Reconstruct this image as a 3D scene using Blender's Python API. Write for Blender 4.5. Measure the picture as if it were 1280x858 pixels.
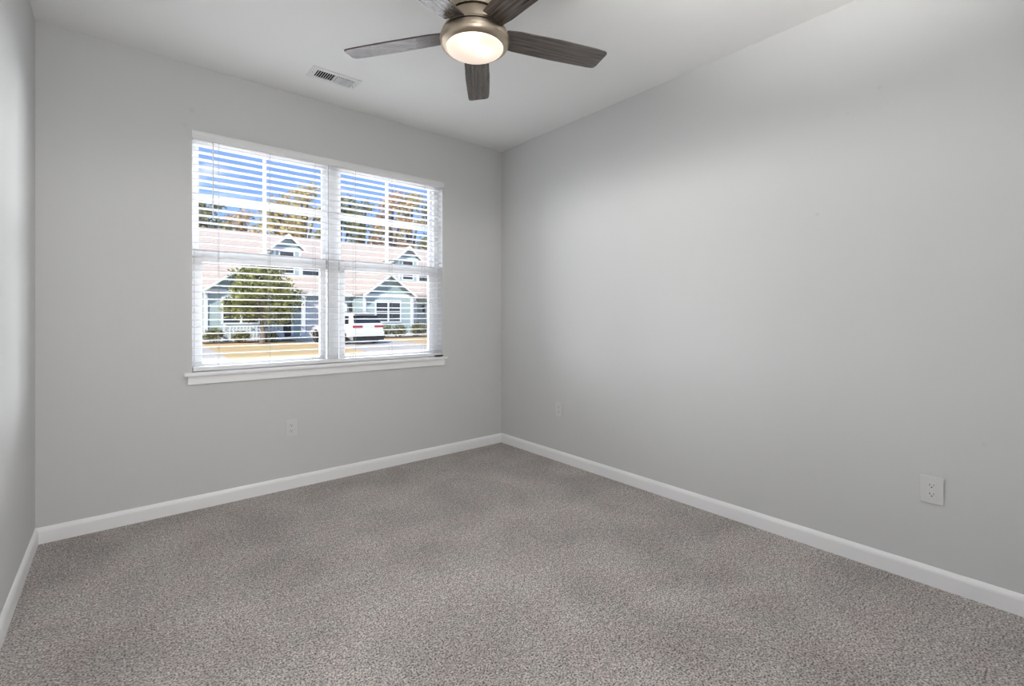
import bpy, bmesh, math, random
from mathutils import Vector, Matrix
random.seed(7)
R = math.radians
for o in list(bpy.data.objects): bpy.data.objects.remove(o)
S = bpy.context.scene
COL = S.collection

# ------------------------------------------------------------------ camera
cam_d = bpy.data.cameras.new('camera'); cam = bpy.data.objects.new('camera', cam_d); COL.objects.link(cam)
cam.location = (0, 0, 1.2); cam.rotation_euler = (R(90), 0, R(-39.75))
cam_d.sensor_width = 36; cam_d.lens = 588/1280*36; cam_d.shift_y = -35/1280; cam_d.clip_start = 0.02; cam_d.clip_end = 500
S.camera = cam
S.view_settings.view_transform = 'Standard'; S.view_settings.look = 'None'
S.view_settings.exposure = 0.12; S.view_settings.gamma = 1.0; S.view_settings.use_curve_mapping = False

# ------------------------------------------------------------------ world: blue sky with a few clouds
W = bpy.data.worlds.new('sky'); S.world = W; W.use_nodes = True
nt = W.node_tree; nt.nodes.clear()
def N(nt, t, **k):
    n = nt.nodes.new(t)
    for a, b in k.items():
        if a.startswith('i_'): n.inputs[a[2:].replace('_', ' ')].default_value = b
        else: setattr(n, a, b)
    return n
out = N(nt, 'ShaderNodeOutputWorld'); bg = N(nt, 'ShaderNodeBackground'); bg.inputs[1].default_value = 1.25
tc = N(nt, 'ShaderNodeTexCoord'); sx = N(nt, 'ShaderNodeSeparateXYZ'); ramp = N(nt, 'ShaderNodeValToRGB')
ramp.color_ramp.elements[0].position = 0.0; ramp.color_ramp.elements[0].color = (.40, .60, .92, 1)
ramp.color_ramp.elements[1].position = 0.45; ramp.color_ramp.elements[1].color = (.075, .22, .66, 1)
mp = N(nt, 'ShaderNodeMapping'); mp.inputs['Scale'].default_value = (2.2, 2.2, 6)
cl = N(nt, 'ShaderNodeTexNoise'); cl.inputs['Scale'].default_value = 2.2; cl.inputs['Detail'].default_value = 6
cr = N(nt, 'ShaderNodeValToRGB'); cr.color_ramp.elements[0].position = .60; cr.color_ramp.elements[1].position = .74
mx = N(nt, 'ShaderNodeMixRGB'); mx.inputs[2].default_value = (.95, .97, 1, 1)
L = nt.links.new
L(tc.outputs['Generated'], sx.inputs[0]); L(sx.outputs['Z'], ramp.inputs[0]); L(tc.outputs['Generated'], mp.inputs[0])
L(mp.outputs[0], cl.inputs[0]); L(cl.outputs[0], cr.inputs[0]); L(cr.outputs[0], mx.inputs[0]); L(ramp.outputs[0], mx.inputs[1])
L(mx.outputs[0], bg.inputs[0]); L(bg.outputs[0], out.inputs[0])

# ------------------------------------------------------------------ sun and room lights
def light(name, kind, loc, energy, color=(1, 1, 1), rot=None, parent=None, **k):
    d = bpy.data.lights.new(name, kind); d.energy = energy; d.color = color
    for a, b in k.items(): setattr(d, a, b)
    o = bpy.data.objects.new(name, d); o.location = loc
    if rot: o.rotation_euler = rot
    COL.objects.link(o)
    if parent: o.parent = parent
    return o
sun = light('sun', 'SUN', (0, -5, 20), 5.1, (1, .95, .86), angle=R(1.0))
sun.rotation_euler = Vector((.70, .60, -.80)).to_track_quat('-Z', 'Y').to_euler()
# added fill lamp, unseen in the hallway behind the open door
light('doorway_fill', 'AREA', (0.13, -0.55, 1.25), 26, (1, .99, .975), rot=(R(100), 0, R(-14)), shape='RECTANGLE', size=.8, size_y=1.5)
# the photographer's flash held in the doorway and bounced off the ceiling
light('bounce_flash', 'SPOT', (.12, .0, 1.75), 370, (1, .99, .98), rot=Vector((1.1, .28, 1.3)).to_track_quat('-Z', 'Y').to_euler(), spot_size=R(78), spot_blend=.9, shadow_soft_size=.06)
# unseen area lamps added to boost window daylight, beside and above the street view
def daylight_lamp(name, loc, e, sx_, sy_):
    d = (Vector((1.23, 3.6, 1.55)) - Vector(loc))
    light(name, 'AREA', loc, e, (.97, .985, 1), rot=d.to_track_quat('-Z', 'Y').to_euler(), shape='RECTANGLE', size=sx_, size_y=sy_)
daylight_lamp('daylight_lamp_left', (-4.2, 12, 3.6), 1700, 6, 6)
daylight_lamp('daylight_lamp_right', (10.5, 9, 3.2), 2350, 5, 4)
daylight_lamp('daylight_lamp_above', (3.5, 14, 8.6), 4700, 9, 3)

# ------------------------------------------------------------------ materials
def lin(c):
    return tuple(((v/255)/12.92 if v/255 <= .04045 else ((v/255+.055)/1.055)**2.4) for v in c) + (1,)
def mat(name, col, rough=.5, metal=0, spec=.5, coat=0, bump=None, var=None, emit=None, aniso=0):
    m = bpy.data.materials.new(name); m.use_nodes = True; t = m.node_tree; b = t.nodes['Principled BSDF']
    col = tuple(col)[:3] + (1,)
    b.inputs['Base Color'].default_value = col; b.inputs['Roughness'].default_value = rough
    b.inputs['Metallic'].default_value = metal; b.inputs['Specular IOR Level'].default_value = spec
    b.inputs['Coat Weight'].default_value = coat; b.inputs['Anisotropic'].default_value = aniso
    if bump or var: co = N(t, 'ShaderNodeTexCoord')
    if var:   # (scale, other colour, detail)
        n = N(t, 'ShaderNodeTexNoise'); n.inputs['Scale'].default_value = var[0]; n.inputs['Detail'].default_value = var[2]
        r = N(t, 'ShaderNodeValToRGB'); r.color_ramp.elements[0].position = .35; r.color_ramp.elements[1].position = .65
        r.color_ramp.elements[0].color = col; r.color_ramp.elements[1].color = tuple(var[1])[:3] + (1,)
        t.links.new(co.outputs['Object'], n.inputs[0]); t.links.new(n.outputs[0], r.inputs[0]); t.links.new(r.outputs[0], b.inputs['Base Color'])
    if bump:  # (scale, strength, distance)
        n = N(t, 'ShaderNodeTexNoise'); n.inputs['Scale'].default_value = bump[0]; n.inputs['Detail'].default_value = 3
        u = N(t, 'ShaderNodeBump'); u.inputs['Strength'].default_value = bump[1]; u.inputs['Distance'].default_value = bump[2]
        t.links.new(co.outputs['Object'], n.inputs[0]); t.links.new(n.outputs[0], u.inputs['Height']); t.links.new(u.outputs[0], b.inputs['Normal'])
    if emit: b.inputs['Emission Color'].default_value = emit[0]; b.inputs['Emission Strength'].default_value = emit[1]
    return m
WALL = (.630, .634, .630)
def wall_mat(name, marks):
    m = mat(name, WALL, .75, spec=.25, bump=(260, .12, .001)); t = m.node_tree; b = t.nodes['Principled BSDF']
    co = N(t, 'ShaderNodeTexCoord'); prev = None
    for (p, rad, k) in marks:     # small scuffs and patched nail holes in the paint
        d = N(t, 'ShaderNodeVectorMath', operation='DISTANCE'); d.inputs[1].default_value = p
        t.links.new(co.outputs['Object'], d.inputs[0])
        r = N(t, 'ShaderNodeMapRange'); r.inputs['From Min'].default_value = rad*.3; r.inputs['From Max'].default_value = rad
        r.inputs['To Min'].default_value = k; r.inputs['To Max'].default_value = 1
        t.links.new(d.outputs['Value'], r.inputs['Value'])
        if prev:
            q = N(t, 'ShaderNodeMath', operation='MULTIPLY'); t.links.new(prev.outputs[0], q.inputs[0]); t.links.new(r.outputs[0], q.inputs[1]); prev = q
        else: prev = r
    if prev:
        v = N(t, 'ShaderNodeVectorMath', operation='SCALE'); v.inputs[0].default_value = WALL
        t.links.new(prev.outputs[0], v.inputs['Scale']); t.links.new(v.outputs[0], b.inputs['Base Color'])
    return m
M = {}
M['wall'] = wall_mat('light_gray_paint', [])
M['wall_window'] = wall_mat('light_gray_paint_scuffed', [((.335, 3.482, 2.46), .022, .93), ((.30, 3.482, 2.36), .018, .95)])
M['wall_right'] = wall_mat('light_gray_paint_marked', [((2.767, .86, 1.72), .012, .90), ((2.767, .60, 2.28), .012, .93), ((2.767, .73, 2.2), .010, .94), ((2.767, .25, .66), .01, .94)])
M['ceiling'] = mat('ceiling_paint', (.87, .87, .86), .85, spec=.2, bump=(180, .15, .001))
M['trim'] = mat('white_semigloss_trim', (.91, .91, .92), .35)
M['vinyl'] = mat('white_vinyl', (.80, .81, .83), .4)
M['blind'] = mat('white_blind_slat', (.82, .82, .825), .38)
M['cord'] = mat('pale_gray_cord', (.34, .33, .31), .8)
M['wand'] = mat('clear_plastic_wand', (.72, .73, .74), .2)
M['plate'] = mat('white_outlet_plastic', (.68, .68, .67), .35)
M['dark'] = mat('dark_slot', (.015, .015, .015), .6)
M['black'] = mat('black_plastic', (.012, .013, .015), .4)
M['vent'] = mat('white_painted_steel', (.80, .80, .80), .4)
M['ductdark'] = mat('duct_interior', (.02, .02, .02), .9)
M['nickel'] = mat('brushed_nickel', (.50, .42, .33), .32, metal=1, aniso=.5)
M['screw'] = mat('screw_steel', (.45, .42, .38), .35, metal=1)
# carpet
m = M['carpet'] = mat('gray_brown_carpet', (.3, .28, .27), .95, spec=.1); t = m.node_tree; b = t.nodes['Principled BSDF']
b.inputs['Sheen Weight'].default_value = .15
co = N(t, 'ShaderNodeTexCoord')
n1 = N(t, 'ShaderNodeTexNoise'); n1.inputs['Scale'].default_value = 150; n1.inputs['Detail'].default_value = 5; n1.inputs['Roughness'].default_value = .65
n2 = N(t, 'ShaderNodeTexNoise'); n2.inputs['Scale'].default_value = 2.6; n2.inputs['Detail'].default_value = 5; n2.inputs['Distortion'].default_value = .4
n3 = N(t, 'ShaderNodeTexVoronoi'); n3.inputs['Scale'].default_value = 170
n4 = N(t, 'ShaderNodeTexNoise'); n4.inputs['Scale'].default_value = 48; n4.inputs['Detail'].default_value = 4
r1 = N(t, 'ShaderNodeValToRGB'); e = r1.color_ramp.elements
e[0].position = .39; e[0].color = (.095, .085, .08, 1); e[1].position = .60; e[1].color = (.74, .68, .65, 1)
e2 = r1.color_ramp.elements.new(.48); e2.color = (.42, .385, .367, 1)
r2 = N(t, 'ShaderNodeMapRange'); r2.inputs['From Min'].default_value = .33; r2.inputs['From Max'].default_value = .67; r2.inputs['To Min'].default_value = .84; r2.inputs['To Max'].default_value = 1.12
r4 = N(t, 'ShaderNodeMapRange'); r4.inputs['From Min'].default_value = .3; r4.inputs['From Max'].default_value = .7; r4.inputs['To Min'].default_value = .76; r4.inputs['To Max'].default_value = 1.24
mu = N(t, 'ShaderNodeMath', operation='MULTIPLY'); sc = N(t, 'ShaderNodeVectorMath', operation='SCALE')
ad = N(t, 'ShaderNodeMath', operation='SUBTRACT'); bu = N(t, 'ShaderNodeBump'); bu.inputs['Strength'].default_value = .75; bu.inputs['Distance'].default_value = .008
n5 = N(t, 'ShaderNodeTexNoise'); n5.inputs['Scale'].default_value = 5; n5.inputs['Detail'].default_value = 4
r5 = N(t, 'ShaderNodeValToRGB'); r5.color_ramp.elements[0].position = .42; r5.color_ramp.elements[0].color = (1.018, .993, .988, 1); r5.color_ramp.elements[1].position = .58; r5.color_ramp.elements[1].color = (.985, 1.0, .985, 1)
hm = N(t, 'ShaderNodeMixRGB', blend_type='MULTIPLY'); hm.inputs[0].default_value = 1
t.links.new(n5.outputs[0], r5.inputs[0]); t.links.new(r1.outputs[0], hm.inputs[1]); t.links.new(r5.outputs[0], hm.inputs[2])
for n in (n1, n2, n3, n4, n5): t.links.new(co.outputs['Object'], n.inputs['Vector'])
t.links.new(n1.outputs[0], r1.inputs[0]); t.links.new(n2.outputs[0], r2.inputs[0]); t.links.new(n4.outputs[0], r4.inputs[0])
t.links.new(r2.outputs[0], mu.inputs[0]); t.links.new(r4.outputs[0], mu.inputs[1])
t.links.new(hm.outputs[0], sc.inputs[0]); t.links.new(mu.outputs[0], sc.inputs['Scale']); t.links.new(sc.outputs[0], b.inputs['Base Color'])
t.links.new(n1.outputs[0], ad.inputs[0]); t.links.new(n3.outputs['Distance'], ad.inputs[1]); t.links.new(ad.outputs[0], bu.inputs['Height']); t.links.new(bu.outputs[0], b.inputs['Normal'])
# weathered wood of the fan blades
m = M['blade'] = mat('weathered_gray_wood', (.1, .08, .07), .26, spec=.8, coat=.35); t = m.node_tree; b = t.nodes['Principled BSDF']
co = N(t, 'ShaderNodeTexCoord'); mp = N(t, 'ShaderNodeMapping'); mp.inputs['Scale'].default_value = (2.5, 60, 60)
n1 = N(t, 'ShaderNodeTexNoise'); n1.inputs['Scale'].default_value = 2; n1.inputs['Detail'].default_value = 6; n1.inputs['Distortion'].default_value = .1
r1 = N(t, 'ShaderNodeValToRGB'); e = r1.color_ramp.elements; e[0].position = .34; e[0].color = (.032, .024, .021, 1); e[1].position = .68; e[1].color = (.15, .118, .10, 1)
t.links.new(co.outputs['Object'], mp.inputs[0]); t.links.new(mp.outputs[0], n1.inputs[0]); t.links.new(n1.outputs[0], r1.inputs[0]); t.links.new(r1.outputs[0], b.inputs['Base Color'])
# frosted glass bowl
m = M['frost'] = bpy.data.materials.new('frosted_glass_bowl'); m.use_nodes = True; t = m.node_tree; t.nodes.clear()
o_ = N(t, 'ShaderNodeOutputMaterial'); tr = N(t, 'ShaderNodeBsdfTranslucent'); tr.inputs[0].default_value = (.95, .90, .84, 1)
em = N(t, 'ShaderNodeEmission'); em.inputs[0].default_value = (1, .84, .75, 1); em.inputs[1].default_value = .60
gl = N(t, 'ShaderNodeBsdfGlossy'); gl.inputs['Roughness'].default_value = .3; gl.inputs[0].default_value = (.06, .06, .06, 1)
a1 = N(t, 'ShaderNodeAddShader'); a2 = N(t, 'ShaderNodeAddShader')
t.links.new(tr.outputs[0], a1.inputs[0]); t.links.new(em.outputs[0], a1.inputs[1]); t.links.new(a1.outputs[0], a2.inputs[0]); t.links.new(gl.outputs[0], a2.inputs[1]); t.links.new(a2.outputs[0], o_.inputs[0])
M['bulb'] = mat('lit_bulb_glass', (.9, .9, .85), .3, emit=((1, .85, .65, 1), 2.5))
# window glass
m = M['glass'] = bpy.data.materials.new('clear_window_glass'); m.use_nodes = True; t = m.node_tree; t.nodes.clear()
o_ = N(t, 'ShaderNodeOutputMaterial'); tp = N(t, 'ShaderNodeBsdfTransparent'); tp.inputs[0].default_value = (.97, .98, .98, 1)
gl = N(t, 'ShaderNodeBsdfGlossy'); gl.inputs['Roughness'].default_value = .02; mxs = N(t, 'ShaderNodeMixShader'); mxs.inputs[0].default_value = .035
t.links.new(tp.outputs[0], mxs.inputs[1]); t.links.new(gl.outputs[0], mxs.inputs[2]); t.links.new(mxs.outputs[0], o_.inputs[0])
# exterior
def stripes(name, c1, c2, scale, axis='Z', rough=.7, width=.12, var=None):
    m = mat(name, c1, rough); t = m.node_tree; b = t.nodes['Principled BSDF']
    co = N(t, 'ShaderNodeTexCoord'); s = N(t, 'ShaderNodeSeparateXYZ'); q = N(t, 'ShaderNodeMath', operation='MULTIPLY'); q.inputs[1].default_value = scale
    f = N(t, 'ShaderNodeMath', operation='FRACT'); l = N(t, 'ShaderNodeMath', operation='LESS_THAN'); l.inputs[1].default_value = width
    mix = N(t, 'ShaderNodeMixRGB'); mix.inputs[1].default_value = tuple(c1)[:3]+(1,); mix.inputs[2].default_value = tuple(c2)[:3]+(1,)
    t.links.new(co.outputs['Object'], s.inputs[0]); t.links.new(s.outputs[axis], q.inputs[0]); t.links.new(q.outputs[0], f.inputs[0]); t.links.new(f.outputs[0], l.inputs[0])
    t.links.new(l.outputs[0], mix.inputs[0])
    if var:
        n = N(t, 'ShaderNodeTexNoise'); n.inputs['Scale'].default_value = var[0]; n.inputs['Detail'].default_value = 4
        mr = N(t, 'ShaderNodeMapRange'); mr.inputs['To Min'].default_value = 1-var[1]; mr.inputs['To Max'].default_value = 1+var[1]
        s2 = N(t, 'ShaderNodeVectorMath', operation='SCALE')
        t.links.new(co.outputs['Object'], n.inputs[0]); t.links.new(n.outputs[0], mr.inputs[0]); t.links.new(mix.outputs[0], s2.inputs[0]); t.links.new(mr.outputs[0], s2.inputs['Scale']); t.links.new(s2.outputs[0], b.inputs['Base Color'])
    else: t.links.new(mix.outputs[0], b.inputs['Base Color'])
    return m
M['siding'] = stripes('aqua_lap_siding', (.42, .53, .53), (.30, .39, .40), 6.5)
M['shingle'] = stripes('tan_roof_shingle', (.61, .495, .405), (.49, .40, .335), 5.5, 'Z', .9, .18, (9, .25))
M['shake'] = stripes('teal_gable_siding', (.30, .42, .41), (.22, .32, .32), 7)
M['wtrim'] = mat('white_exterior_trim', (.80, .82, .82), .5)
M['hglass'] = mat('dark_house_window', (.045, .05, .052), .12)
M['garage'] = stripes('white_garage_door', (.74, .76, .76), (.45, .47, .48), 1.9, 'Z', .5, .06)
M['grass'] = mat('dormant_tan_lawn', (.82, .50, .23), .95, var=(.45, (.58, .47, .20), 6), bump=(30, .6, .05))
M['concrete'] = mat('pale_concrete', (.62, .55, .45), .9, var=(1.2, (.55, .485, .40), 5))
M['road'] = mat('worn_gray_paving', (.36, .34, .32), .95, var=(1.5, (.31, .295, .28), 5))
M['mulch'] = mat('brown_mulch', (.11, .07, .05), 1)
M['bark'] = mat('tree_bark', (.20, .16, .13), .95)
def leafm(n, a, b, s=1.6):
    m = mat(n, a, .75, spec=.25, var=(s, b, 3))
    return m
M['leaf_green'] = leafm('green_leaves', (.10, .13, .03), (.36, .35, .11), 2.4)
M['leaf_dark'] = leafm('dark_evergreen_leaves', (.11, .13, .055), (.38, .38, .15), 1.1)
M['leaf_gold'] = leafm('golden_autumn_leaves', (.76, .54, .22), (.46, .40, .16), .9)
M['leaf_orange'] = leafm('orange_brown_leaves', (.72, .44, .25), (.44, .34, .17), .9)
M['leaf_shrub'] = leafm('shrub_leaves', (.09, .11, .04), (.30, .28, .12), 3)
M['carpaint'] = mat('white_car_paint', (.82, .82, .82), .25, coat=.6)
M['carglass'] = mat('tinted_car_glass', (.02, .022, .028), .08)
M['red'] = mat('red_tail_lens', (.45, .02, .015), .2)
M['tyre'] = mat('black_tyre_rubber', (.015, .015, .016), .8)
M['rim'] = mat('alloy_wheel', (.45, .45, .46), .35, metal=1)
M['brass'] = mat('dark_bronze_lantern', (.05, .045, .04), .5)

# ------------------------------------------------------------------ mesh helpers
def V(*a): return Vector(a)
def box(bm, x0, x1, y0, y1, z0, z1, bevel=0, mtx=None):
    vs = [bm.verts.new((x, y, z)) for z in (z0, z1) for y in (y0, y1) for x in (x0, x1)]
    fs = [bm.faces.new([vs[i] for i in f]) for f in ((0, 2, 3, 1), (4, 5, 7, 6), (0, 1, 5, 4), (2, 6, 7, 3), (0, 4, 6, 2), (1, 3, 7, 5))]
    if bevel:
        es = list({e for f in fs for e in f.edges})
        r = bmesh.ops.bevel(bm, geom=es, offset=bevel, segments=2, affect='EDGES', profile=.6)
        vs = list({v for v in vs if v.is_valid} | {v for f in r['faces'] for v in f.verts})
    if mtx: bmesh.ops.transform(bm, matrix=mtx, verts=[v for v in vs if v.is_valid])
    return vs
def prism(bm, pts, axis, a, b):
    """polygon in the two axes other than `axis`, extruded from a to b"""
    def p(u, v, w):
        return {'x': (w, u, v), 'y': (u, w, v), 'z': (u, v, w)}[axis]
    A = [bm.verts.new(p(u, v, a)) for u, v in pts]; B = [bm.verts.new(p(u, v, b)) for u, v in pts]
    n = len(pts); bm.faces.new(A); bm.faces.new(B[::-1])
    for i in range(n): bm.faces.new([A[i], B[i], B[(i+1) % n], A[(i+1) % n]])
    return A+B
def lathe(bm, prof, c=(0, 0, 0), seg=64, cap=True, mtx=None):
    rings = []
    for r, z in prof:
        rings.append([bm.verts.new((c[0]+r*math.cos(2*math.pi*i/seg), c[1]+r*math.sin(2*math.pi*i/seg), c[2]+z)) for i in range(seg)] if r > 1e-6
                     else [bm.verts.new((c[0], c[1], c[2]+z))])
    for a, b in zip(rings, rings[1:]):
        for i in range(seg):
            j = (i+1) % seg
            if len(a) == 1 and len(b) == 1: continue
            if len(a) == 1: bm.faces.new([a[0], b[j], b[i]])
            elif len(b) == 1: bm.faces.new([a[i], a[j], b[0]])
            else: bm.faces.new([a[i], a[j], b[j], b[i]])
    if cap:
        for r in (rings[0], rings[-1]):
            if len(r) > 1: bm.faces.new(r)
    vs = [v for r in rings for v in r]
    if mtx: bmesh.ops.transform(bm, matrix=mtx, verts=vs)
    return vs
def tube(bm, pts, rads, seg=8):
    rings = []
    pts = [Vector(p) for p in pts]
    for i, p in enumerate(pts):
        d = (pts[min(i+1, len(pts)-1)] - pts[max(i-1, 0)]).normalized()
        u = d.cross(V(0, 0, 1)) if abs(d.z) < .95 else d.cross(V(1, 0, 0)); u.normalize(); w = d.cross(u)
        r = rads[i] if isinstance(rads, (list, tuple)) else rads
        rings.append([bm.verts.new(p + u*r*math.cos(2*math.pi*k/seg) + w*r*math.sin(2*math.pi*k/seg)) for k in range(seg)])
    for a, b in zip(rings, rings[1:]):
        for k in range(seg): bm.faces.new([a[k], a[(k+1) % seg], b[(k+1) % seg], b[k]])
    bm.faces.new(rings[0]); bm.faces.new(rings[-1][::-1])
def obj(name, bm, material, parent=None, loc=None, smooth=False, **props):
    bmesh.ops.recalc_face_normals(bm, faces=bm.faces)
    me = bpy.data.meshes.new(name); bm.to_mesh(me); bm.free()
    mats = material if isinstance(material, (list, tuple)) else [material]
    for mm in mats: me.materials.append(M[mm] if isinstance(mm, str) else mm)
    if smooth:
        for p in me.polygons: p.use_smooth = True
        try: me.set_sharp_from_angle(angle=R(35))
        except Exception: pass
    o = bpy.data.objects.new(name, me); COL.objects.link(o)
    if parent: o.parent = parent
    if loc is not None: o.location = loc
    for k, v in props.items(): o[k] = v
    return o
def B(): return bmesh.new()
def boxes(name, lst, material, parent=None, bevel=0, **p):
    bm = B()
    for b_ in lst: box(bm, *b_, bevel=bevel)
    return obj(name, bm, material, parent, **p)
def struct(name, lst, material, bevel=0, label=None):
    o = boxes(name, lst, material, bevel=bevel); o['kind'] = 'structure'
    if label: o['label'] = label
    return o
def thing(name, label, cat, loc=(0, 0, 0), rz=0, group=None):
    o = bpy.data.objects.new(name, None); COL.objects.link(o); o.empty_display_size = .2
    o.location = loc; o.rotation_euler = (0, 0, rz); tag(o, label, cat, group); return o
def tag(o, label, cat, group=None):
    o['label'] = label; o['category'] = cat
    if group: o['group'] = group
    return o
def copy_tree(o, parent=None):
    c = o.copy(); COL.objects.link(c); c.parent = parent
    for ch in o.children: copy_tree(ch, c)
    return c

# ------------------------------------------------------------------ the room
XL, XR, YB, YW, H = -.344, 2.767, -.05, 3.482, 2.74
WX0, WX1, WZ0, WZ1 = .337, 2.120, .824, 2.337
T = .18
struct('floor', [(XL-.1, XR+.1, -2.2, YW+T, -.2, 0)], 'carpet', label='grey brown frieze carpet covering the whole floor')
struct('ceiling', [(XL-.2, XR+.2, -2.2, YW+T, H, H+.25)], 'ceiling', label='flat pale grey painted ceiling')
struct('wall_left', [(XL-.15, XL, YB, YW, 0, H)], 'wall', label='light grey wall at the left edge of the photo')
struct('wall_right', [(XR, XR+.15, YB-.11, YW+T, 0, H)], 'wall_right', label='long light grey wall on the right')
struct('wall_window', [(XL-.15, WX0, YW, YW+T, -.3, H), (WX1, XR+.0, YW, YW+T, -.3, H), (WX0, WX1, YW, YW+T, -.3, WZ0), (WX0, WX1, YW, YW+T, WZ1, H)], 'wall_window',
       label='light grey wall with the window')
DX0, DX1, DH = -.27, .54, 2.04
struct('wall_back', [(XL-.15, DX0, YB-.11, YB, 0, H), (DX1, XR, YB-.11, YB, 0, H), (DX0, DX1, YB-.11, YB, DH, H)], 'wall')
struct('wall_hallway', [(-1.1, 1.6, -2.2, -2.1, 0, H), (-1.2, -1.1, -2.2, YB-.11, 0, H), (1.6, 1.7, -2.2, YB-.11, 0, H), (-1.1, XL-.15, YB-.16, YB-.11, 0, H)], 'wall')
struct('floor_hallway', [(-1.2, XL-.1, -2.2, YB-.11, -.2, 0)], 'carpet')
struct('ceiling_hallway', [(-1.2, XL-.2, -2.2, YB-.05, H, H+.25)], 'ceiling')
struct('trim_1', [(DX0-.055, DX0, YB, YB+.012, 0, DH+.055), (DX1, DX1+.055, YB, YB+.012, 0, DH+.055), (DX0, DX1, YB, YB+.012, DH, DH+.055)], 'trim')

def baseboard(name, path, label):
    """profile swept along a straight run: path = (start, end, inward normal)"""
    (x0, y0), (x1, y1), (nx, ny) = path
    prof = [(0, 0), (.013, 0), (.013, .062), (.0115, .070), (.008, .078), (.0045, .0835), (0, .085)]
    bm = B(); A = [bm.verts.new((x0+nx*t_, y0+ny*t_, z)) for t_, z in prof]; C = [bm.verts.new((x1+nx*t_, y1+ny*t_, z)) for t_, z in prof]
    for i in range(len(prof)-1): bm.faces.new([A[i], A[i+1], C[i+1], C[i]])
    bm.faces.new([A[-1], A[0], C[0], C[-1]]); bm.faces.new(A); bm.faces.new(C[::-1])
    o = obj(name, bm, 'trim'); o['kind'] = 'structure'; o['label'] = label
baseboard('baseboard_window', ((XL, YW), (XR, YW), (0, -1)), 'white baseboard below the window wall')
baseboard('baseboard_right', ((XR, YB), (XR, YW-.013), (-1, 0)), 'white baseboard along the right wall')
baseboard('baseboard_left', ((XL, YB), (XL, YW-.013), (1, 0)), 'white baseboard along the left wall')
baseboard('baseboard_back', ((DX1+.06, YB), (XR-.013, YB), (0, 1)), 'white baseboard along the door wall')

# window stool and apron
bm = B(); box(bm, WX0-.042, WX1+.036, YW-.032, YW, .824, .846, bevel=.005); box(bm, WX0, WX1, YW-.002, YW+.085, .824, .846)
box(bm, WX0-.022, WX1+.016, YW-.013, YW, .772, .824, bevel=.002)
o = obj('trim_2', bm, 'trim', kind='structure'); o['label'] = 'white window stool with its apron below the blind'
# window jamb lining stays drywall (part of wall_window)

# twin single-hung window units
FY = YW+.08
def window_unit(name, x0, x1, ga, gb, la, lb, label):
    """x0..x1 frame; ga..gb upper glass; la..lb lower glass"""
    z0, z1 = .846, WZ1; zr0, zr1 = 1.540, 1.612; zt = 2.296; zb = .893
    w = bpy.data.objects.new(name, None); COL.objects.link(w); w.location = ((x0+x1)/2, FY, z0); w['kind'] = 'structure'; w['label'] = label
    def part(nm, lst, m, par=w, bevel=0):
        c = (w.location.x, w.location.y, w.location.z)
        return boxes(nm, [(a-c[0], b-c[0], p-c[1], q-c[1], r-c[2], s-c[2]) for a, b, p, q, r, s in lst], m, par, bevel=bevel)
    part('window_frame', [(x0, ga-.028, FY, FY+.10, z0, z1), (gb+.028, x1, FY, FY+.10, z0, z1), (ga-.028, gb+.028, FY, FY+.10, zt+.03, z1), (ga-.028, gb+.028, FY, FY+.10, z0, z0+.014)], 'vinyl')
    us = part('upper_sash', [(ga-.03, ga, FY+.035, FY+.06, zr0, zt+.03), (gb, gb+.03, FY+.035, FY+.06, zr0, zt+.03), (ga, gb, FY+.035, FY+.06, zt, zt+.03), (ga, gb, FY+.035, FY+.06, zr0, zr1)], 'vinyl')
    mx_, mz = (ga+gb)/2, (zr1+zt)/2
    part('muntin', [(mx_-.011, mx_+.011, FY+.042, FY+.054, zr1, zt), (ga, gb, FY+.041, FY+.055, mz-.011, mz+.011)], 'vinyl', us)
    part('pane', [(ga, gb, FY+.047, FY+.050, zr1, zt)], 'glass', us)
    ls = part('lower_sash', [(la-.042, la, FY+.004, FY+.032, z0+.014, zr1-.004), (lb, lb+.042, FY+.004, FY+.032, z0+.014, zr1-.004), (la, lb, FY+.004, FY+.032, zr0, zr1-.004), (la, lb, FY+.004, FY+.032, z0+.014, zb)], 'vinyl', bevel=.002)
    part('pane', [(la, lb, FY+.017, FY+.020, zb, zr0)], 'glass', ls)
    part('sash_lock', [(mx_-.03, mx_+.03, FY+.004, FY+.030, zr1-.004, zr1+.010)], 'vinyl', ls, bevel=.004)
    return w
window_unit('window_1', WX0, 1.2205, .383, 1.152, .399, 1.128, 'left half of the twin window, white vinyl')
window_unit('window_2', 1.2215, WX1, 1.290, 2.055, 1.312, 2.036, 'right half of the twin window, white vinyl')

# ------------------------------------------------------------------ blind
bl = thing('window_blind', 'white horizontal slat blind lowered over the twin window, slats open', 'blind', ((WX0+WX1)/2, YW+.03, .85))
bc = bl.location
def bpart(nm, bm, m, smooth=False, par=None): 
    bmesh.ops.translate(bm, verts=bm.verts, vec=(-bc.x, -bc.y, -bc.z)); return obj(nm, bm, m, par or bl, smooth=smooth)
bm = B(); prism(bm, [(YW-.016, 2.290), (YW-.016, 2.300), (YW-.020, 2.310), (YW-.020, 2.327), (YW-.017, 2.336), (YW-.004, 2.336), (YW-.004, 2.290)], 'x', WX0-.003, WX1+.006)
bpart('valance', bm, 'blind')
bm = B(); box(bm, WX0+.004, WX1-.004, YW+.003, YW+.055, 2.288, 2.330, bevel=.002); bpart('headrail', bm, 'blind')
bm = B(); PITCH = .0437; tilt = R(3.5); z = 2.262; zs = []
while z > .905:
    zs.append(z); z -= PITCH
yc = YW+.030
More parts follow.
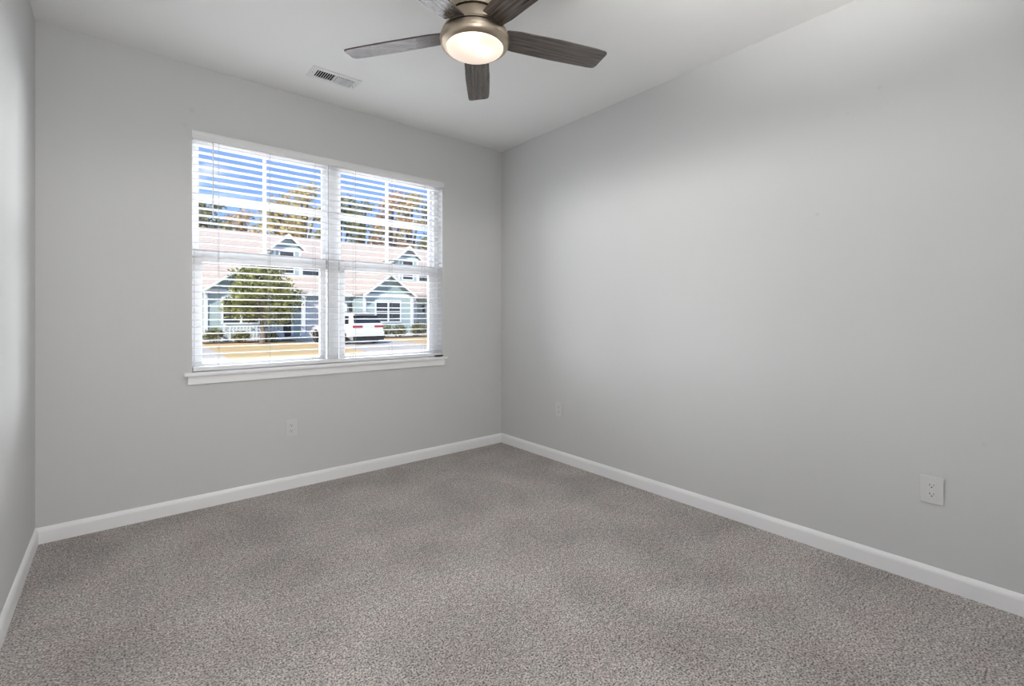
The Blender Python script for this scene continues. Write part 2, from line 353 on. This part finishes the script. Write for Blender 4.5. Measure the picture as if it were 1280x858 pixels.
for z in zs:   # each slat a thin slightly crowned board
    pts = []
    for k in range(7):
        u = -.025 + .05*k/6; cz = .0022*(1-(u/.025)**2)
        pts.append((u, cz))
    top = [(yc + u*math.cos(tilt) , z - u*math.sin(tilt) + c + .0014) for u, c in pts]
    bot = [(yc + u*math.cos(tilt) , z - u*math.sin(tilt) + c - .0014) for u, c in pts][::-1]
    prism(bm, top+bot, 'x', WX0+.006, WX1-.006)
bpart('slats', bm, 'blind')
bm = B(); box(bm, WX0+.006, WX1-.006, yc-.026, yc+.026, .852, .876, bevel=.004); bpart('bottom_rail', bm, 'blind')
for i in range(6):
    x = .480 + .2945*i
    bm = B()
    for yy in (yc-.0275, yc+.0275): tube(bm, [(x, yy, .872), (x, yy, 2.29)], .0009, 5)
    for z in zs: box(bm, x-.0008, x+.0008, yc-.0275, yc+.0275, z-.0035, z-.0022)
    bpart('ladder_cord', bm, 'cord')
bm = B(); tube(bm, [(.446, YW-.004, 1.80), (.446, YW-.003, 2.285)], .0035, 6); tube(bm, [(.446, YW-.003, 2.283), (.446, YW+.004, 2.295)], .002, 6); bpart('tilt_wand', bm, 'wand')
bm = B(); tube(bm, [(1.160, YW+.0, .90), (1.160, YW+.0, 2.29)], .0016, 5); bpart('lift_cord', bm, 'cord')

# small black plastic piece on the stool
bm = B(); prism(bm, [(2.042, .8462), (2.100, .8462), (2.112, .852), (2.112, .860), (2.045, .860), (2.034, .855)], 'y', YW-.026, YW-.004)
bmesh.ops.bevel(bm, geom=list(bm.edges), offset=.0015, segments=2, affect='EDGES')
tag(obj('plastic_clip', bm, 'black'), 'small black plastic clip lying on the right end of the white window stool', 'clip')

# ------------------------------------------------------------------ outlets
def outlet(loc, rz, label, w=.070, h=.114):
    t_ = thing('wall_outlet', label, 'outlet', loc, rz, 'wall outlets')
    bm = B(); box(bm, -w/2, w/2, -.0055, 0, -h/2, h/2, bevel=.0022); obj('cover_plate', bm, 'plate', t_)
    for s in (1, -1):
        bm = B(); zc = s*.0195; pts = []
        for k in range(32):
            a = 2*math.pi*k/32; pts.append((.0172*math.cos(a), zc + max(-.0135, min(.0135, .0172*math.sin(a)))))
        prism(bm, pts, 'y', -.0075, -.005); rc = obj('receptacle', bm, 'plate', t_)
        bm = B(); box(bm, -.0078, -.0056, -.0080, -.006, zc-.001, zc+.0085); box(bm, .0058, .0076, -.0080, -.006, zc+.0005, zc+.0075)
        lathe(bm, [(.0026, 0), (.0026, .002)], seg=16, mtx=Matrix.Translation((0, -.0060, zc-.0065)) @ Matrix.Rotation(R(90), 4, 'X'))
        obj('slots', bm, 'dark', rc)
    bm = B(); lathe(bm, [(.0028, 0), (.0022, .0012)], seg=16, mtx=Matrix.Translation((0, -.0052, 0)) @ Matrix.Rotation(R(90), 4, 'X')); obj('screw', bm, 'plate', t_)
    return t_
outlet((.908, YW, .418), 0, 'white duplex outlet on the grey wall directly below the window', .074, .118)
outlet((XR, 2.721, .425), R(-90), 'white duplex outlet low on the right wall close to the far room corner', .074, .118)
outlet((XR, .413, .424), R(-90), 'white duplex outlet low on the right wall nearest the camera', .080, .120)

# ------------------------------------------------------------------ ceiling vent (two-way register)
vt = thing('ceiling_vent', 'white louvred air vent in the ceiling between the fan and window wall', 'vent', (1.067, 3.085, H))
w, d = .305, .155; fi, fj = .118, .046
bm = B()
for (a, b_, c, e_) in ((-w/2, -fi, -d/2, d/2), (fi, w/2, -d/2, d/2), (-fi, fi, -d/2, -fj), (-fi, fi, fj, d/2), (-.004, .004, -fj, fj)): box(bm, a, b_, c, e_, -.006, -.0005)
bmesh.ops.remove_doubles(bm, verts=bm.verts, dist=1e-5); obj('vent_frame', bm, 'vent', vt)
boxes('duct_opening', [(-fi, fi, -fj, fj, -.0015, -.0004)], 'ductdark', vt)
for s in (-1, 1):
    for k in range(8):
        x = s*(.0125 + k*.0139); bm = B()
        mt = Matrix.Translation((x, 0, -.009)) @ Matrix.Rotation(R(-30*s), 4, 'Y')
        box(bm, -.0014, .0014, -fj, fj, -.0065, .0065, mtx=mt); obj('louver', bm, 'vent', vt)
bm = B(); box(bm, .128, .134, .02, .034, -.018, -.006, bevel=.001); obj('damper_lever', bm, 'vent', vt)
for x in (-.138, .138):
    bm = B(); lathe(bm, [(.004, -.006), (.003, -.0075)], (x, -.0, 0), 16); obj('screw', bm, 'screw', vt)

# ------------------------------------------------------------------ ceiling fan
FX, FYc = 1.235, 1.749
fan = thing('ceiling_fan', 'five blade ceiling fan with brushed nickel body and lit frosted bowl', 'ceiling fan', (FX, FYc, H))
def fz(z): return z - H
bm = B(); lathe(bm, [(0, -.001), (.070, -.001), (.072, -.012), (.070, -.030), (.056, -.048), (.030, -.052), (0, -.052)], seg=64); obj('canopy', bm, 'nickel', fan, smooth=True)
bm = B(); lathe(bm, [(0, fz(2.690)), (.085, fz(2.690)), (.118, fz(2.682)), (.130, fz(2.66)), (.130, fz(2.585)), (.122, fz(2.560)), (.118, fz(2.5505)), (0, fz(2.5505))], seg=64); obj('motor_housing', bm, 'nickel', fan, smooth=True)
bm = B(); lathe(bm, [(0, fz(2.5505)), (.106, fz(2.5505)), (.106, fz(2.545)), (0, fz(2.545))], seg=64); obj('shadow_gap', bm, 'dark', fan)
bm = B(); lathe(bm, [(0, fz(2.545)), (.112, fz(2.545)), (.114, fz(2.54)), (.114, fz(2.50)), (.110, fz(2.478)), (0, fz(2.478))], seg=64); obj('switch_housing', bm, 'nickel', fan, smooth=True)
bm = B(); lathe(bm, [(0, fz(2.478)), (.146, fz(2.478)), (.1485, fz(2.474)), (.1485, fz(2.4665)), (0, fz(2.4665))], seg=64); obj('mounting_plate', bm, 'nickel', fan, smooth=True)
bm = B(); lathe(bm, [(0, fz(2.4665)), (.143, fz(2.4665)), (.143, fz(2.4615)), (0, fz(2.4615))], seg=64); obj('shadow_gap', bm, 'dark', fan)
bm = B(); lathe(bm, [(.120, fz(2.4615)), (.150, fz(2.4615)), (.1555, fz(2.456)), (.1575, fz(2.444)), (.155, fz(2.430)), (.148, fz(2.418)), (.137, fz(2.410)), (.1305, fz(2.4085)), (.1295, fz(2.412)), (.120, fz(2.418)), (.120, fz(2.4615))], seg=72, cap=False)
obj('light_ring', bm, 'nickel', fan, smooth=True)
bm = B()
prof = [(.129, fz(2.414))] + [(.129*math.cos(a), fz(2.4125) - .030*math.sin(a)) for a in [R(90*i/12) for i in range(1, 12)]] + [(0, fz(2.3825))]
lathe(bm, prof, seg=64, cap=False)
obj('glass_bowl', bm, 'frost', fan, smooth=True)
for k, (dx, dy) in enumerate(((-.02, -.080), (.045, -.012))):
    # bulbs lie sideways above the bowl; directions given across and along the view of the doorway
    ax, ay = dx*.7688+dy*.6394, -dx*.6394+dy*.7688
    bm = B(); bmesh.ops.create_icosphere(bm, subdivisions=2, radius=.020); bmesh.ops.translate(bm, verts=bm.verts, vec=(ax, ay, fz(2.434)))
    obj('bulb', bm, 'bulb', fan, smooth=True)
    light('bulb_light', 'POINT', (ax, ay, fz(2.4085)), (.05, .026)[k], (1, .80, .60), parent=fan, shadow_soft_size=.004)
def blade_mesh():
    bm = B(); pts = []
    r0, r1 = .140, .662
    # outline in plan, x outward, y across
    edge = [(r0, -.054), (.20, -.062), (.40, -.068), (.60, -.066), (r1-.018, -.063), (r1-.004, -.058), (r1+.001, -.047),
            (r1-.010, .040), (r1-.016, .052), (r1-.030, .058), (.60, .059), (.40, .063), (.20, .060), (r0, .054)]
    vs = prism(bm, edge, 'z', -.0035, .0035)
    bmesh.ops.bevel(bm, geom=[e for e in bm.edges if abs(e.verts[0].co.z-e.verts[1].co.z) < 1e-6], offset=.0015, segments=2, affect='EDGES')
    return bm
for k in range(5):
    a = R(52.95 + 72*k)
    bm = blade_mesh(); bmesh.ops.transform(bm, matrix=Matrix.Rotation(R(-11), 4, 'X'), verts=bm.verts)
    bo = obj('blade', bm, 'blade', fan); bo.location = (0, 0, fz(2.480)); bo.rotation_euler = (0, 0, a)
    bm = B(); box(bm, .10, .205, -.024, .024, -.0015, .0015, bevel=.001); box(bm, .10, .15, -.018, .018, -.001, .010, bevel=.001)
    bmesh.ops.transform(bm, matrix=Matrix.Translation((0, 0, .0062)) @ Matrix.Rotation(R(-11), 4, 'X'), verts=bm.verts)
    obj('blade_bracket', bm, 'nickel', bo)
for da in (0, 120, 240):
    bm = B(); a = R(270-39.75+12+da); lathe(bm, [(.0042, 0), (.0036, .002), (0, .0022)], seg=14, mtx=Matrix.Translation((.1565*math.cos(a), .1565*math.sin(a), fz(2.450))) @ Matrix.Rotation(a, 4, 'Z') @ Matrix.Rotation(R(90), 4, 'Y'))
    obj('set_screw', bm, 'screw', fan)
# soft room light given by the fan lamp itself
light('fan_lamp_light', 'SPOT', (0, 0, fz(2.352)), 23, (1, .965, .92), parent=fan, shadow_soft_size=.03, spot_size=R(180), spot_blend=.25)

# ------------------------------------------------------------------ outside: ground
G = -.30
struct('ground', [(-40, 70, YW+T, 80, G-.3, G)], 'grass', label='tan and green dormant lawn outside')
def slab(name, pts, label, mm='concrete', z1=G+.02):
    bm = B(); prism(bm, pts, 'z', G-.02, z1); o = obj(name, bm, mm, kind='structure'); o['label'] = label
slab('driveway_left', [(-3.0, 15.0), (2.55, 15.0), (2.9, 20), (3.15, 29.6), (-2.0, 29.6)], 'pale concrete drive at the lower left of the window view')
slab('driveway_center', [(5.6, 15.0), (13.5, 15.0), (12.2, 18.2), (11.9, 31.0), (7.9, 31.0), (7.7, 18.5)], 'pale concrete drive under the white car')
slab('road', [(-40, YW+T+.5), (70, YW+T+.5), (70, 15.0), (-40, 15.0)], 'worn gray street outside', 'road')
slab('mulch_bed', [(3.3, 28.6), (7.7, 28.6), (7.7, 29.7), (3.3, 29.7)], 'brown mulch bed under the shrubs', 'mulch', G+.05)
slab('mulch_bed_right', [(12.1, 28.2), (19, 28.2), (19, 29.7), (12.1, 29.7)], 'brown mulch bed beside the car drive', 'mulch', G+.05)

# ------------------------------------------------------------------ the row of houses across the street
hs = thing('townhouse_row', 'long aqua sided row of houses with tan shingled roof and dormers across the street', 'building', (0, 32, G))
hc = hs.location
def hpart(nm, bm, m, par=None):
    bmesh.ops.translate(bm, verts=bm.verts, vec=(-hc.x, -hc.y, -hc.z)); return obj(nm, bm, m, par or hs)
def hbox(nm, lst, m, par=None):
    bm = B()
    for b_ in lst: box(bm, *b_)
    return hpart(nm, bm, m, par)
X0, X1 = -9.5, 30.5
RS = (7.15-2.65)/(38-31.6)
hbox('wall', [(X0, X1, 32, 44, G, 2.62)], 'siding')
bm = B(); prism(bm, [(31.6, 2.65), (38, 7.15), (44.4, 2.65), (44.4, 2.50), (38, 7.0), (31.6, 2.50)], 'x', X0-.3, X1+.3); hpart('roof', bm, 'shingle')
for x in (X0, X1):
    bm = B(); prism(bm, [(32, 2.6), (38, 6.9), (44, 2.6)], 'x', x-.05, x+.05); hpart('gable_end', bm, 'siding')
hbox('fascia', [(X0-.3, X1+.3, 31.52, 31.60, 2.45, 2.66)], 'wtrim')
def winset(x0, x1, z0, z1, Y, par=None, cols=1, bar=True):
    fr = [(x0-.09, x1+.09, Y-.05, Y, z1, z1+.10), (x0-.11, x1+.11, Y-.07, Y, z0-.10, z0), (x0-.09, x0, Y-.05, Y, z0, z1), (x1, x1+.09, Y-.05, Y, z0, z1)]
    for c in range(1, cols):
        xm = x0 + (x1-x0)*c/cols; fr.append((xm-.06, xm+.06, Y-.05, Y, z0, z1))
    if bar: fr.append((x0, x1, Y-.035, Y-.01, (z0+z1)/2-.03, (z0+z1)/2+.03))
    f = hbox('window', fr, 'wtrim', par); 
    hbox('pane', [(x0, x1, Y-.02, Y-.005, z0, z1)], 'hglass', f)
def gable_prism(nm, xc, hw, z0, rise, Ya, Yb, thick, mm, over=0.0):
    """pitched roof skin running back from Ya to Yb"""
    bm = B(); k = rise/hw; e = over
    prism(bm, [(xc-hw-e, z0-k*e), (xc, z0+rise), (xc+hw+e, z0-k*e), (xc+hw+e, z0-k*e-thick), (xc, z0+rise-thick), (xc-hw-e, z0-k*e-thick)], 'y', Ya, Yb); return hpart(nm, bm, mm)
for n, u in enumerate((-8.75, 0, 8.75, 17.5)):
    # front bay with its gable
    gx = 5.20+u
    hbox('bay_wall', [(gx-1.72, gx+1.72, 29.8, 32, G, 2.62)], 'siding')
    bm = B(); prism(bm, [(gx-1.75, 2.62), (gx, 3.92), (gx+1.75, 2.62)], 'y', 29.8, 29.95); hpart('gable_wall', bm, 'shake')
    gable_prism('gable_roof', gx, 1.80, 2.68, 1.36, 29.45, 34.2, .06, 'shingle', .12)
    gable_prism('gable_fascia', gx, 1.80, 2.62, 1.36, 29.38, 29.47, .17, 'wtrim', .14)
    hbox('trim_board', [(gx-1.80, gx+1.80, 29.72, 29.80, 2.46, 2.62), (gx-1.80, gx-1.62, 29.72, 29.82, G, 2.46), (gx+1.62, gx+1.80, 29.72, 29.82, G, 2.46), (gx-1.8, gx+1.8, 29.70, 29.80, G, G+.25)], 'wtrim')
    winset(gx-.90, gx+.80, .78, 2.10, 29.8, None, 2)
    # dormer
    dx = 8.45+u; Yd = 33.3
    dm = hbox('dormer', [(dx-.80, dx+.80, Yd, 36.6, 3.6, 5.63)], 'siding')
    bm = B(); prism(bm, [(dx-.80, 5.63), (dx, 6.38), (dx+.80, 5.63)], 'y', Yd, Yd+.12); hpart('dormer_gable', bm, 'shake', dm)
    bm = B(); k = .85/.85
    prism(bm, [(dx-1.05, 5.56), (dx, 6.52), (dx+1.05, 5.56), (dx+1.05, 5.48), (dx, 6.44), (dx-1.05, 5.48)], 'y', Yd-.25, 37.4); hpart('dormer_roof', bm, 'shingle', dm)
    bm = B(); prism(bm, [(dx-1.08, 5.58), (dx, 6.55), (dx+1.08, 5.58), (dx+1.08, 5.40), (dx, 6.36), (dx-1.08, 5.40)], 'y', Yd-.33, Yd-.25)
    box(bm, dx-.86, dx+.86, Yd-.06, Yd, 5.50, 5.64); box(bm, dx-.84, dx-.72, Yd-.05, Yd, 3.8, 5.5); box(bm, dx+.72, dx+.84, Yd-.05, Yd, 3.8, 5.5); hpart('dormer_trim', bm, 'wtrim', dm)
    winset(dx-.46, dx+.36, 3.98, 5.36, Yd, dm)
    # low window wall beside the dormer, right, and sloped shoulder, left
    bm = B(); box(bm, dx+.80, dx+2.25, Yd+.02, 35.4, 3.6, 4.80); hpart('shed_dormer_wall', bm, 'siding')
    bm = B(); prism(bm, [(Yd-.2, 4.80), (36.0, 5.75), (36.0, 5.67), (Yd-.2, 4.70)], 'x', dx+.80, dx+2.40); hpart('shed_dormer_roof', bm, 'shingle')
    winset(dx+.95, dx+2.0, 3.90, 4.66, Yd+.02, None, 1, False)
    bm = B(); prism(bm, [(dx-2.1, 3.9), (dx-2.1, 4.95), (dx-.8, 5.42), (dx-.8, 3.9)], 'y', 34.1, 36.2); hpart('shoulder_wall', bm, 'siding')
    bm = B(); prism(bm, [(dx-2.35, 4.94), (dx-.8, 5.50), (dx-.8, 5.36), (dx-2.35, 4.80)], 'y', 33.9, 36.4); hpart('shoulder_roof', bm, 'wtrim')
    # porch: dark entry, white posts, white lintel
    hbox('entry_recess', [(7.25+u, 8.30+u, 31.9, 32.02, G+.15, 2.15)], 'hglass')
    hbox('entry_trim', [(7.12+u, 7.25+u, 31.85, 32.02, G+.15, 2.28), (8.30+u, 8.43+u, 31.85, 32.02, G+.15, 2.28), (7.25+u, 8.30+u, 31.85, 32.02, 2.15, 2.28)], 'wtrim')
    for cx_ in (7.35, 8.62):
        bm = B(); x = cx_+u; box(bm, x-.10, x+.10, 30.3, 30.5, G+.15, 2.46); box(bm, x-.15, x+.15, 30.25, 30.55, G+.15, G+.4); box(bm, x-.14, x+.14, 30.26, 30.54, 2.25, 2.4); hpart('porch_post', bm, 'wtrim')
    hbox('porch_beam', [(6.95+u, 8.80+u, 30.3, 30.5, 2.40, 2.62)], 'wtrim')
    bm = B(); prism(bm, [(30.1, 2.64), (32.0, 3.02), (32.0, 2.94), (30.1, 2.56)], 'x', 6.9+u, 8.85+u); hpart('porch_roof', bm, 'shingle')
    hbox('porch_step', [(6.95+u, 8.80+u, 30.1, 32, G, G+.15)], 'concrete')
    # garage
    hbox('garage_door', [(9.35+u, 11.75+u, 31.93, 32.0, G, 1.95)], 'garage')
    hbox('garage_trim', [(9.22+u, 9.35+u, 31.9, 32.0, G, 2.1), (11.75+u, 11.88+u, 31.9, 32, G, 2.1), (9.35+u, 11.75+u, 31.9, 32, 1.95, 2.1)], 'wtrim')
    for lx in (8.98, 12.12):
        bm = B(); box(bm, lx-.09+u, lx+.09+u, 31.80, 31.98, 1.45, 1.80); prism(bm, [(lx-.13+u, 1.80), (lx+.13+u, 1.80), (lx+u, 1.95)], 'y', 31.78, 32.0); hpart('wall_lantern', bm, 'brass')

# picket fence in front of the left bay
pf = thing('picket_fence', 'low white picket fence in front of the left house bay', 'fence', (5.7, 29.45, G))
bm = B()
for i in range(17): 
    x = -1.3 + i*.1625; prism(bm, [(x-.04, 0), (x+.04, 0), (x+.04, .82), (x, .90), (x-.04, .82)], 'y', -.015, .015)
obj('pickets', bm, 'wtrim', pf)
boxes('fence_rail', [(-1.4, 1.4, .015, .05, .2, .28), (-1.4, 1.4, .015, .05, .65, .73)], 'wtrim', pf)
for x in (-1.4, 1.4):
    bm = B(); box(bm, x-.06, x+.06, -.06, .06, 0, 1.0, bevel=.01); obj('fence_post', bm, 'wtrim', pf)

# ------------------------------------------------------------------ plants
def leaf_cloud(blobs, n, size, seed, surf=.55):
    rnd = random.Random(seed); bm = B()
    tot = sum(b[1][0]*b[1][1]+b[1][0]*b[1][2] for b in blobs)
    for (c, r) in blobs:
        k = int(n*(r[0]*r[1]+r[0]*r[2])/tot)
        for i in range(k):
            while True:
                p = V(rnd.uniform(-1, 1), rnd.uniform(-1, 1), rnd.uniform(-1, 1))
                if .1 < p.length < 1: break
            p = p.normalized() * (surf + (1-surf)*rnd.random())*rnd.uniform(.85, 1.08)
            q = V(c[0]+p.x*r[0], c[1]+p.y*r[1], c[2]+p.z*r[2])
            u = V(rnd.gauss(0, 1), rnd.gauss(0, 1), rnd.gauss(0, 1)).normalized(); w_ = u.cross(V(rnd.gauss(0, 1), rnd.gauss(0, 1), rnd.gauss(0, 1))).normalized()
            s = size*rnd.uniform(.6, 1.3)
            a = [q-u*s, q-w_*s*.55, q+u*s, q+w_*s*.55]
            bm.faces.new([bm.verts.new(x) for x in a])
    return bm
def tree(name, label, loc, h, trunk_h, spread, leafmat, n, size, seed, group=None, nb=9, lowz=None):
    rnd = random.Random(seed); t_ = thing(name, label, 'tree', loc, 0, group)
    bm = B(); tr_ = .035*h
    tube(bm, [(0, 0, -.05), (.05, .02, trunk_h*.5), (-.03, 0, trunk_h), (0, .05, h*.8)], [tr_, tr_*.8, tr_*.6, tr_*.15], 8)
    blobs = []
    for i in range(nb):
        a = 2*math.pi*i/nb*1.618*2 + rnd.uniform(-.4, .4); zz = trunk_h + (h-trunk_h)*(i+.5)/nb
        k = math.sin(math.pi*min(1, max(.12, (zz-trunk_h*.6)/(h-trunk_h*.5))))
        rr = spread*.58*max(.25, k); c = V(rr*math.cos(a), rr*math.sin(a), zz)
        tube(bm, [(0, 0, trunk_h*.8 + (zz-trunk_h)*.4), c*.6+V(0, 0, zz*.35), c], [tr_*.4, tr_*.22, tr_*.06], 5)
        s = spread*rnd.uniform(.38, .55)
        blobs.append(((c.x, c.y, c.z), (s, s, s*rnd.uniform(.6, .85))))
    obj('trunk', bm, 'bark', t_, smooth=True)
    obj('foliage', leaf_cloud(blobs, n, size, seed+1, .35), leafmat, t_)
    return t_
tree('leafy_tree', 'round green leafy tree on the lawn in front of the left house', (5.62, 27.0, G), 3.95, 1.35, 2.05, 'leaf_green', 5200, .10, 11, nb=12)
# trees behind the roofs: visible from just above the ridge
kinds = [('leaf_gold', 'golden autumn'), ('leaf_dark', 'dark green'), ('leaf_orange', 'orange brown autumn'), ('leaf_gold', 'yellow gold'), ('leaf_dark', 'olive green')]
rows = [  # x, y, height, spread, kind, where
    (5.4, 48, 11.2, 3.0, 1, 'leftmost dark green tree rising behind the tan roof'),
    (8.6, 50, 11.0, 2.8, 2, 'orange brown tree behind the roof, second from the left'),
    (11.6, 49, 12.4, 3.2, 0, 'golden tree behind the roof, above and left of the near dormer'),
    (14.6, 51, 14.8, 3.2, 3, 'tall yellow gold tree behind the near dormer'),
    (17.8, 50, 13.6, 3.0, 4, 'olive green tree behind the roof beside the tall yellow one'),
    (20.8, 51, 14.0, 3.2, 1, 'dark green tree behind the roof, left in the right window half'),
    (23.6, 50, 15.0, 3.0, 2, 'orange brown tree behind the roof in the right window half'),
    (26.6, 51, 15.8, 3.2, 0, 'golden tree behind the roof above the far dormer'),
    (29.4, 50, 15.4, 3.0, 4, 'rightmost olive green tree behind the roof'),
    (-.8, 50, 11.6, 2.8, 0, None), (32.6, 51, 15, 3.2, 3, None)]
for i, (x, y, h, sp, k, lab) in enumerate(rows):
    nm = ('autumn_tree', 'evergreen_tree')[k in (1, 4)]
    if i % 2 == (1 if i < 9 else 0): q = (y+8)/y; x, y, h = x*q, y*q, (h-1.5)*q+1.5
    tree(nm, lab or ('golden tree beyond the left end of the window view', 'yellow gold tree beyond the right end of the window view')[i == 10], (x, y, G), h, h*.42, sp, kinds[k][0], 2300, .20, 40+i*3, 'trees behind the house row', nb=10)
def shrub(loc, r, h, seed, label):
    t_ = thing('shrub', label, 'shrub', loc, 0, 'shrubs along the houses')
    bm = B(); rnd = random.Random(seed)
    for i in range(5):
        a = 1.256*i; tube(bm, [(0, 0, -.02), (r*.3*math.cos(a), r*.3*math.sin(a), h*.4), (r*.6*math.cos(a), r*.6*math.sin(a), h*.75)], [.025, .018, .008], 5)
    obj('stem', bm, 'bark', t_)
    blobs = [((0, 0, h*.52), (r*.9, r*.9, h*.46)), ((r*.35, 0, h*.42), (r*.6, r*.6, h*.38)), ((-r*.4, .05, h*.40), (r*.55, r*.6, h*.36))]
    obj('foliage', leaf_cloud(blobs, 620, .07, seed, .5), 'leaf_shrub', t_)
for i, (x, y, r, h, lab) in enumerate([
    (3.75, 28.9, .55, .85, 'dark green shrub at the far left corner of the house row'),
    (4.95, 28.55, .50, .62, 'low green shrub before the left end of the white picket fence'),
    (6.35, 28.55, .45, .55, 'low green shrub before the right end of the white picket fence'),
    (13.1, 28.6, .60, .95, 'green shrub just right of the parked white car'),
    (14.2, 28.7, .55, .90, 'green shrub under the right bay window, second from the car'),
    (15.6, 28.8, .60, 1.10, 'taller green shrub right of the bay corner, below the far entry'),
    (16.7, 28.9, .55, 1.05, 'rightmost green shrub before the far entry')]):
    shrub((x, y, G+.05), r, h, 200+i, lab)

# ------------------------------------------------------------------ white SUV, rear towards us
car = thing('parked_car', 'white sport utility car parked on the drive, seen from behind', 'car', (9.62, 22.9, G+.02), R(9))
def loft(secs, mm, name, par, sub=1, cap=True):
    """secs: list of (y, [(x,z)...]) half outlines mirrored about x=0"""
    bm = B(); rings = []
    for y, half in secs:
        pts = half + [(-x, z) for x, z in half[::-1]]
        rings.append([bm.verts.new((x, y, z)) for x, z in pts])
    n = len(rings[0])
    for a, b_ in zip(rings, rings[1:]):
        for i in range(n): bm.faces.new([a[i], a[(i+1) % n], b_[(i+1) % n], b_[i]])
    if cap: bm.faces.new(rings[0]); bm.faces.new(rings[-1][::-1])
    return obj(name, bm, mm, par, smooth=True)
def sec(w, z0, z1, wt): return [(w*.80, z0), (w*.97, z0+.10), (w, (z0+z1)/2), (w*.985, z1-.10), (wt, z1)]
# y grows towards the front of the car
body = loft([(0.00, sec(.84, .36, .98, .80)), (.10, sec(.92, .30, 1.04, .86)), (.8, sec(.94, .26, 1.04, .87)), (2.4, sec(.94, .24, 1.00, .88)), (3.4, sec(.94, .24, .98, .86)),
             (4.1, sec(.92, .26, .90, .78)), (4.5, sec(.84, .34, .78, .62))], 'carpaint', 'body', car)
cab = loft([(.06, [(.84, 1.0), (.83, 1.02), (.82, 1.05)]), (.36, [(.86, 1.0), (.74, 1.36), (.60, 1.50)]), (.62, [(.87, 1.0), (.72, 1.42), (.58, 1.58)]), (1.8, [(.88, .98), (.72, 1.44), (.58, 1.62)]),
            (2.6, [(.87, .98), (.71, 1.39), (.56, 1.56)]), (3.5, [(.84, .96), (.82, .97), (.70, .98)])], 'carpaint', 'cabin', car)
bm = B(); prism(bm, [(-.76, 0), (.76, 0), (.66, .44), (-.66, .44)], 'y', -.03, .012)
rw = obj('rear_window', bm, 'carglass', car); rw.location = (0, .085, 1.07); rw.rotation_euler = (R(-33), 0, 0)
for s in (-1, 1):
    bm = B()
    for (ya, yb, yc_, yd) in ((.42, 1.12, 1.12, .62), (1.2, 2.02, 2.02, 1.2), (2.1, 3.05, 2.55, 2.1)):
        vs = [bm.verts.new((s*(.885-.0), y, 1.03)) for y in (ya, yb)] + [bm.verts.new((s*.762, y, 1.43)) for y in (yc_, yd)]
        f = bm.faces.new(vs); r = bmesh.ops.extrude_face_region(bm, geom=[f]); bmesh.ops.translate(bm, verts=[v for v in r['geom'] if isinstance(v, bmesh.types.BMVert)], vec=(-s*.03, 0, 0))
    obj('side_windows', bm, 'carglass', car)
    bm = B(); box(bm, s*.60-.26, s*.60+.26, -.03, .16, .86, .95, bevel=.015); obj('tail_light', bm, 'red', car)
    bm = B(); tube(bm, [(s*.58, .7, 1.59), (s*.58, .8, 1.65), (s*.58, 2.3, 1.65), (s*.58, 2.4, 1.59)], .018, 6); obj('roof_rail', bm, 'rim', car)
    bm = B(); box(bm, s*1.0-.10, s*1.0+.10, 2.85, 2.95, 1.0, 1.15, bevel=.03); obj('side_mirror', bm, 'carpaint', car)
    for y in (.85, 3.65):
        mtx = Matrix.Translation((s*.86, y, .35)) @ Matrix.Rotation(R(90), 4, 'Y')
        bm = B(); lathe(bm, [(.20, -.12), (.32, -.12), (.35, -.09), (.35, .09), (.32, .12), (.20, .12)], seg=32, mtx=mtx); wh = obj('wheel', bm, 'tyre', car, smooth=True)
        bm = B(); lathe(bm, [(0, -.10), (.21, -.10), (.21, .10), (0, .10)], seg=24, mtx=mtx)
        for q in range(5):
            box(bm, -.025, .025, .03, .2, -.13, .13, mtx=mtx @ Matrix.Rotation(R(72*q), 4, 'Z'))
        obj('hub', bm, 'rim', wh)
bm = B(); box(bm, -.87, .87, -.10, .06, .44, .66, bevel=.04); obj('rear_bumper', bm, 'carpaint', car)
bm = B(); box(bm, -.84, .84, -.12, .04, .20, .46, bevel=.03); obj('bumper_valance', bm, 'tyre', car)
bm = B(); box(bm, -.17, .17, -.025, .03, .70, .80, bevel=.004); obj('license_plate', bm, 'wtrim', car)
bm = B(); box(bm, -.62, .62, .16, .62, 1.535, 1.575, bevel=.012); obj('spoiler', bm, 'carpaint', car)
